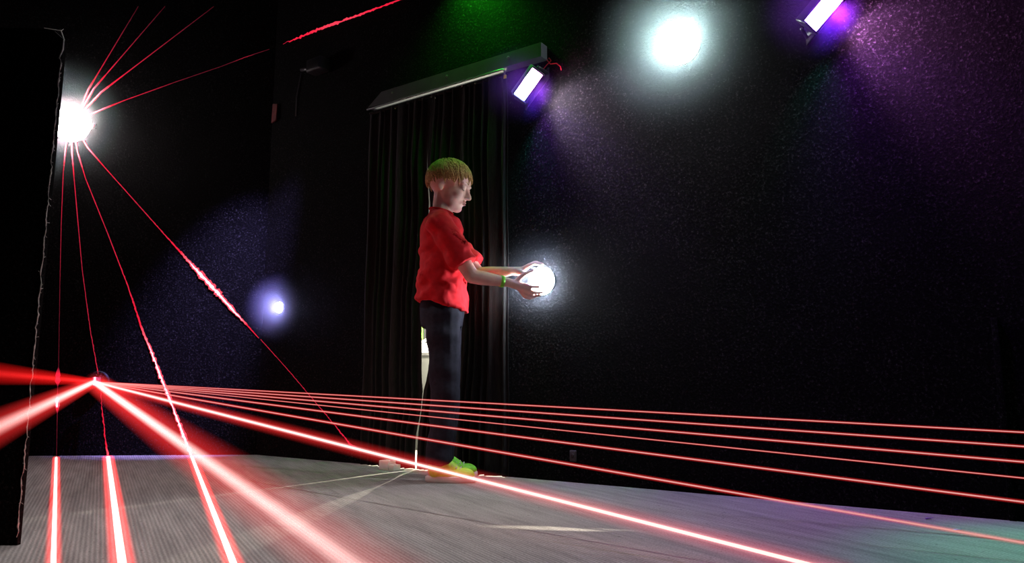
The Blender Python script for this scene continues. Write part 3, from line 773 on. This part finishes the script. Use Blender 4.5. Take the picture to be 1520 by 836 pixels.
for k, (label, end, mid) in enumerate((('steepest of the four faint red lines rising from the big lamp', (211, 0), (131, 133)), ('second steepest of the four faint red lines rising from the big lamp', (253, 0), (139, 132)),
                                       ('third of the four faint red lines rising from the big lamp', (330, 0), (150, 137)))):
    def m(f): return (mid[0] + (end[0] - mid[0]) * f, mid[1] * (1 - f))
    trace(label, [('b', [(114, 176, 11, 1, 0), (*mid, 7, 0.80, 0), (*m(0.18), 3.8, 0.54, 0), (*m(0.4), 3.0, 0.38, 0.1), (*m(0.7), 2.8, 0.25, 0.2), (*m(0.93), 2.4, 0.08, 0.3)])], 20 + k)
trace('flattest red line rising from the big lamp, turning vivid above the speaker',
      [('b', [(116, 178, 11, 1, 0), (155, 161, 6, 0.80, 0), (185, 149, 3.2, 0.52, 0), (260, 122, 2.6, 0.28, 0.2), (330, 98, 2.4, 0.15, 0.3), (364, 85, 2.4, 0.35, 0.5), (400, 73, 2.0, 0.1, 0.3)]),
       ('r', [(420, 65, 1.2, 0.4, 2.0), (437, 58, 4.5, 0.70, 3.0), (460, 49, 8, 0.70, 2.6), (485, 39, 8.5, 0.71, 2.2), (520, 27, 6.5, 0.71, 1.6), (560, 12, 5.0, 0.70, 1.2), (600, -3, 5.0, 0.6, 1.0)])], 30)

# ------------------------------------------------------------------ the boy
BO = Vector((-0.308, 3.135, 0.0))
LC = L_BALL + NR * 0.030 - BO                       # lamp centre in the boy's coordinates
boy = thing('person', 'child in a red t-shirt and dark trousers leaning hands on the glowing wall lamp', 'person', BO)
HC = Vector((0.030, 0.0, 1.272))
HR = (Matrix.Rotation(math.radians(-14), 3, 'Z') @ Matrix.Rotation(math.radians(17), 3, 'Y'))   # turned a little to the camera, looking down
def hp(x, y, z): return HC + HR @ Vector((x, y, z))
shR, shL = Vector((0.0, -0.130, 1.075)), Vector((0.005, 0.130, 1.075))
elR, elL = Vector((0.140, -0.150, 0.845)), Vector((0.160, 0.060, 0.885))
wrR, wrL = LC + Vector((-0.138, -0.060, -0.016)), LC + Vector((-0.125, -0.010, 0.040))
def limb_body(mb):
    # trunk
    mb.ellipsoid((0.005, 0, 0.75), (0.072, 0.095, 0.09)); mb.ellipsoid((0.0, 0, 0.98), (0.080, 0.120, 0.15))
    mb.ellipsoid((0.0, 0, 0.86), (0.068, 0.095, 0.12)); mb.capsule(shR, shL, 0.045, 0.045)
    mb.chain([(-0.012, 0, 1.06), (-0.004, 0, 1.14), hp(-0.02, 0, -0.03)], [0.055, 0.044, 0.043])
    # legs
    for s in (-1, 1):
        mb.chain([(0.015, 0.050 * s, 0.70), (0.022, 0.068 * s, 0.385), (0.0, 0.072 * s, 0.08)], [0.058, 0.042, 0.03])
        mb.chain([(-0.01, 0.072 * s, 0.04), (0.11, 0.08 * s, 0.028)], [0.03, 0.024])
    # arms
    for sh, el, wr in ((shR, elR, wrR), (shL, elL, wrL)):
        mid = el.lerp(wr, 0.3)
        mb.chain([sh, el, mid, wr], [0.042, 0.031, 0.031, 0.0195], 14)
def hand(mb, wr, palm_c, tips, knuckles, thumb):
    mb.chain([wr, palm_c], [0.019, 0.020])
    for kn, tip in zip(knuckles, tips):
        mid = kn.lerp(tip, 0.5); out = (mid - LC).normalized()
        mid = mid + out * 0.010
        mb.chain([palm_c.lerp(wr, 0.15), kn], [0.014, 0.0095]); mb.chain([kn, mid, tip], [0.0092, 0.0082, 0.0068], 10)
    b0, b1, b2 = thumb
    mb.chain([palm_c.lerp(wr, 0.45), b0, b1, b2], [0.014, 0.0115, 0.0098, 0.008], 10)
RD = 0.072
def on_lamp(x, y, z): return LC + Vector((x, y, z)).normalized() * RD
mb = MB(); limb_body(mb)
# right hand: fingers under and along the near lower side of the lamp
pc = LC + Vector((-0.088, -0.052, -0.030))
kn = [LC + Vector(v) for v in ((-0.062, -0.062, -0.028), (-0.056, -0.056, -0.048), (-0.058, -0.042, -0.064), (-0.066, -0.026, -0.072))]
tips = [on_lamp(-0.10, -0.80, -0.45), on_lamp(0.10, -0.62, -0.80), on_lamp(0.0, -0.42, -1.0), on_lamp(-0.22, -0.25, -1.0)]
hand(mb, wrR, pc, tips, kn, (LC + Vector((-0.088, -0.058, 0.004)), LC + Vector((-0.064, -0.060, 0.022)), on_lamp(-0.42, -0.70, 0.45)))
# left hand: fingers over the top of the lamp
pc = LC + Vector((-0.078, -0.012, 0.040))
kn = [LC + Vector(v) for v in ((-0.050, -0.040, 0.058), (-0.044, -0.022, 0.066), (-0.046, -0.004, 0.068), (-0.052, 0.012, 0.062))]
tips = [on_lamp(0.05, -0.50, 0.95), on_lamp(0.18, -0.28, 1.0), on_lamp(0.10, -0.12, 1.0), on_lamp(-0.10, 0.0, 1.0)]
hand(mb, wrL, pc, tips, kn, (LC + Vector((-0.080, -0.038, 0.030)), LC + Vector((-0.070, -0.050, 0.022)), on_lamp(-0.7, -0.55, 0.22)))
# head
mb.ellipsoid(hp(-0.012, 0, 0.028), (0.093, 0.074, 0.084), HR); mb.ellipsoid(hp(0.026, 0, -0.030), (0.062, 0.058, 0.076), HR)
mb.ellipsoid(hp(0.050, 0, 0.028), (0.040, 0.056, 0.042), HR)
mb.ellipsoid(hp(0.060, 0, -0.088), (0.026, 0.026, 0.020), HR); mb.ellipsoid(hp(0.040, 0, -0.072), (0.042, 0.044, 0.036), HR)
mb.capsule(hp(0.082, 0, 0.004), hp(0.106, 0, -0.031), 0.0078, 0.0110); mb.ellipsoid(hp(0.096, 0, -0.034), (0.014, 0.016, 0.009), HR)
mb.ellipsoid(hp(0.078, 0, -0.060), (0.016, 0.024, 0.014), HR)
for s in (-1, 1):
    mb.ellipsoid(hp(0.058, 0.034 * s, -0.030), (0.026, 0.022, 0.026), HR)
    mb.ellipsoid(hp(0.074, 0.030 * s, 0.003), (0.014, 0.016, 0.0115), HR)
    mb.ellipsoid(hp(0.076, 0.028 * s, 0.022), (0.012, 0.024, 0.008), HR)
    er = HR @ Matrix.Rotation(math.radians(-22 * s), 3, 'Z')
    mb.ellipsoid(hp(-0.014, 0.074 * s, -0.006), (0.020, 0.008, 0.029), er)
    mb.ellipsoid(hp(-0.008, 0.070 * s, -0.026), (0.011, 0.008, 0.014), er)
body = bake(mb.build('body', M['skin'], boy), [remesh(0.0042), smooth(3, 0.45)])
# lips, lids, brows, ear hollow
for nm, z, r in (('lip', -0.0555, (0.0085, 0.0165, 0.0042)), ('lip', -0.0645, (0.0085, 0.0145, 0.0050))):
    mb = MB(); mb.ellipsoid(hp(0.0885, 0, z), r, HR, 14, 10); mb.build(nm, M['lip'], boy)
for s in (-1, 1):
    mb = MB(); mb.tube([hp(0.0835 - 0.010 * abs(k - 0.35), (0.017 + 0.028 * k) * s, -0.004 - 0.004 * math.sin(k * math.pi)) for k in [i / 6 for i in range(7)]], [0.0008, 0.0014, 0.0018, 0.002, 0.0018, 0.0014, 0.0008], 6)
    mb.build('eyelash', M['lash'], boy)
    mb = MB(); mb.tube([hp(0.0885 - 0.012 * k, (0.012 + 0.036 * k) * s, 0.023 + 0.006 * math.sin(k * math.pi)) for k in [i / 6 for i in range(7)]], [0.0015, 0.0028, 0.003, 0.003, 0.0026, 0.002, 0.001], 6)
    mb.build('eyebrow', M['hair'], boy)
# hair: a close undercoat and several hundred short locks combed forward from the crown
def hairline(ang):
    a = abs(ang)
    return 0.42 if a < 0.55 else (0.42 - (a - 0.55) * 0.90 if a < 1.15 else (-0.12 if a < 1.75 else -0.12 - (a - 1.75) * 0.42))
def scalp(x, y, z, k=1.0): return hp(-0.012 + x * 0.0955 * k, y * 0.0765 * k, 0.027 + z * 0.0870 * k)
bm = bmesh.new()
bmesh.ops.create_uvsphere(bm, u_segments=64, v_segments=40, radius=1.0)
dead = [v for v in bm.verts if v.co.z < hairline(math.atan2(v.co.y, v.co.x)) + 0.04 * math.sin(17 * math.atan2(v.co.y, v.co.x))]
bmesh.ops.delete(bm, geom=dead, context='VERTS')
for v in bm.verts: v.co = scalp(*v.co, 1.035)
me = bpy.data.meshes.new('hair'); bm.to_mesh(me); bm.free()
for p in me.polygons: p.use_smooth = True
hair = link('hair', me, M['hair'], boy)
sd = hair.modifiers.new('thick', 'SOLIDIFY'); sd.thickness = 0.008; sd.offset = -1
rng = random.Random(5); mb = MB()
for i in range(1500):
    z = rng.uniform(-0.45, 1.0); ang = rng.uniform(-math.pi, math.pi)
    if z < hairline(ang) + 0.02: continue
    q = math.sqrt(max(0, 1 - z * z)); u = Vector((q * math.cos(ang), q * math.sin(ang), z))
    crown = Vector((-0.45, 0.0, 0.89))
    d = (u - crown); d -= u * d.dot(u)
    if d.length < 1e-3: continue
    d.normalize(); d = (d + Vector((rng.gauss(0, 0.28), rng.gauss(0, 0.28), rng.gauss(0, 0.2) - 0.1)))
    L = rng.uniform(0.22, 0.40) * (1.0 if z > 0.1 else 0.55)
    pts = []
    for k in range(4):
        w = (u + d * L * k / 3).normalized()
        pts.append(scalp(*w, 1.03 + 0.075 * math.sin((0.25 + k / 3 * 0.75) * math.pi * 0.8) + rng.uniform(0, 0.02)))
    mb.tube(pts, [0.0030, 0.0036, 0.0026, 0.0007], 4)
o = mb.build('hair_locks', M['hair'], boy); o['kind'] = 'stuff'
# t-shirt
def ell(cx, cy, z, rx, ry, n=36, sq=1.0, tilt=0.0):
    return [Vector((cx + rx * math.cos(a), cy + ry * math.sin(a), z + tilt * math.cos(a))) for a in [k * 2 * math.pi / n for k in range(n)]]
mb = MB()
mb.loft([ell(0.0, 0, 0.735, 0.116, 0.138, tilt=-0.028), ell(0.002, 0, 0.80, 0.112, 0.134, tilt=-0.02), ell(0.004, 0, 0.90, 0.104, 0.130), ell(0.0, 0, 1.00, 0.100, 0.134), ell(-0.002, 0, 1.07, 0.094, 0.140),
         ell(-0.004, 0, 1.115, 0.078, 0.125), ell(-0.006, 0, 1.138, 0.060, 0.085), ell(-0.006, 0, 1.155, 0.050, 0.056, tilt=-0.012)])
for sh, el in ((shR, elR), (shL, elL)):
    d = (el - sh).normalized()
    mb.tube([sh - d * 0.045, sh - d * 0.02, sh + d * 0.05, sh.lerp(el, 0.55), sh.lerp(el, 0.80)], [0.030, 0.056, 0.060, 0.058, 0.060], 20)
shirt = bake(mb.build('t_shirt', M['shirt'], boy), [remesh(0.006), smooth(4, 0.5)])
for v in shirt.data.vertices:
    c = v.co
    k = 1.0 - min(1.0, max(0.0, (c.z - 0.95) / 0.2)) * 0.55
    w = max(-0.006, noise.noise(Vector((c.x * 9 + c.z * 7, c.y * 6, c.z * 17 - c.x * 12))) * 0.020 + noise.noise(Vector((c.x * 22, c.y * 18, c.z * 34 + c.x * 20))) * 0.007)
    v.co = c + v.normal * w * k
mb = MB(); mb.tube([HCp for HCp in [Vector((-0.006 + 0.051 * math.cos(a), 0.057 * math.sin(a), 1.157 - 0.012 * math.cos(a))) for a in [k * 2 * math.pi / 28 for k in range(29)]]], 0.0045, 6)
mb.build('collar', M['shirt'], boy)
# trousers
mb = MB()
mb.loft([ell(0.008, 0, 0.64, 0.088, 0.118), ell(0.006, 0, 0.72, 0.096, 0.122), ell(0.004, 0, 0.80, 0.092, 0.116), ell(0.004, 0, 0.86, 0.088, 0.112)])
for s in (-1, 1):
    mb.chain([(0.016, 0.060 * s, 0.69), (0.026, 0.070 * s, 0.385), (0.008, 0.074 * s, 0.10)], [0.076, 0.060, 0.052])
    mb.tube([(0.008, 0.074 * s, 0.14), (0.006, 0.074 * s, 0.075)], [0.053, 0.056], 20)
tr = bake(mb.build('trousers', M['trousers'], boy), [remesh(0.007), smooth(4, 0.5)])
for v in tr.data.vertices:
    c = v.co
    v.co = c + v.normal * (noise.noise(Vector((c.x * 8, c.y * 8, c.z * 14))) * 0.010)
# shoes
for s in (-1, 1):
    shoe = bpy.data.objects.new('shoe', None); COL.objects.link(shoe); shoe.parent = boy
    shoe.location = (0.02, 0.078 * s, 0); shoe.rotation_euler = (0, 0, math.radians(6 * s))
    def outl(z, k, dx=0.0): return [Vector((dx + 0.035 + k * 0.105 * math.cos(a), k * (0.036 + 0.006 * math.cos(a)) * math.sin(a), z)) for a in [q * 2 * math.pi / 28 for q in range(28)]]
    mb = MB(); mb.loft([outl(0.0, 0.96), outl(0.006, 1.0), outl(0.022, 1.0), outl(0.026, 0.95)]); mb.build('sole', M['white'], shoe)
    mb = MB(); mb.ellipsoid((0.085, 0, 0.030), (0.052, 0.036, 0.030)); mb.ellipsoid((0.02, 0, 0.038), (0.075, 0.034, 0.034)); mb.capsule((-0.022, 0, 0.045), (-0.024, 0, 0.078), 0.036, 0.033)
    mb.capsule((0.05, 0, 0.05), (-0.005, 0, 0.08), 0.026, 0.03)
    bake(mb.build('upper', M['neon_yellow'] if s < 0 else M['neon'], shoe), [remesh(0.005), smooth(4)])
    for k in range(4):
        x = 0.03 + k * 0.016; z = 0.083 - k * 0.0075
        mb = MB(); mb.tube([(x, -0.022, z - 0.010), (x + 0.002, 0, z + 0.002), (x, 0.022, z - 0.010)], 0.0028, 6); mb.build('lace', M['white'], shoe)
# wristband
d = (wrR - elR).normalized(); c = elR.lerp(wrR, 0.83); a = d.orthogonal().normalized(); b = d.cross(a)
mb = MB(); mb.tube([c - d * 0.008, c - d * 0.0075, c + d * 0.0075, c + d * 0.008], [0.022, 0.0255, 0.0245, 0.021], 24)
mb.build('wristband', M['neon'], boy)

# ------------------------------------------------------------------ lamps in the passage (their light falls through the curtain slit)
S = WR(interp(eL, 0.1) + 0.003, 0, 0.03)
def passage_lamp(px, dist, z, power, label):
    q = on_floor(*px); d = (q - S); d.z = 0; d.normalize()
    p = S - d * dist; p.z = z
    root = thing('bulb_lamp', label, 'lamp', p, 'bulbs in the passage')
    mb = MB(); mb.ellipsoid((p.x, p.y, z), (0.012, 0.012, 0.016)); child(mb.build('bulb', glow('bulb_glass', (1.0, 0.92, 0.7), 20.0, False)), root)
    mb = MB(); mb.capsule((p.x, p.y, z + 0.018), (p.x, p.y, z + 0.035), 0.009, 0.009); child(mb.build('bulb_socket', M['black']), root)
    mb = MB(); mb.tube([(p.x, p.y, z + 0.04), (p.x, p.y, 2.4)], 0.0025, 6); child(mb.build('bulb_cord', M['black']), root)
    ld = bpy.data.lights.new('bulb_light', 'POINT'); ld.energy = power; ld.color = (1.0, 0.93, 0.74); ld.shadow_soft_size = 0.006
    lo = bpy.data.objects.new('bulb_light', ld); COL.objects.link(lo); lo.parent = root
    v = (EYE - p); lo.location = d * 0.022 + Vector((0, 0, -0.012))
passage_lamp((430, 718), 0.60, 0.55, 130.0, 'bare bulb hanging in the passage behind the curtain, nearer the slit')
passage_lamp((445, 752), 0.85, 0.9, 130.0, 'bare bulb hanging in the passage behind the curtain, farther back')
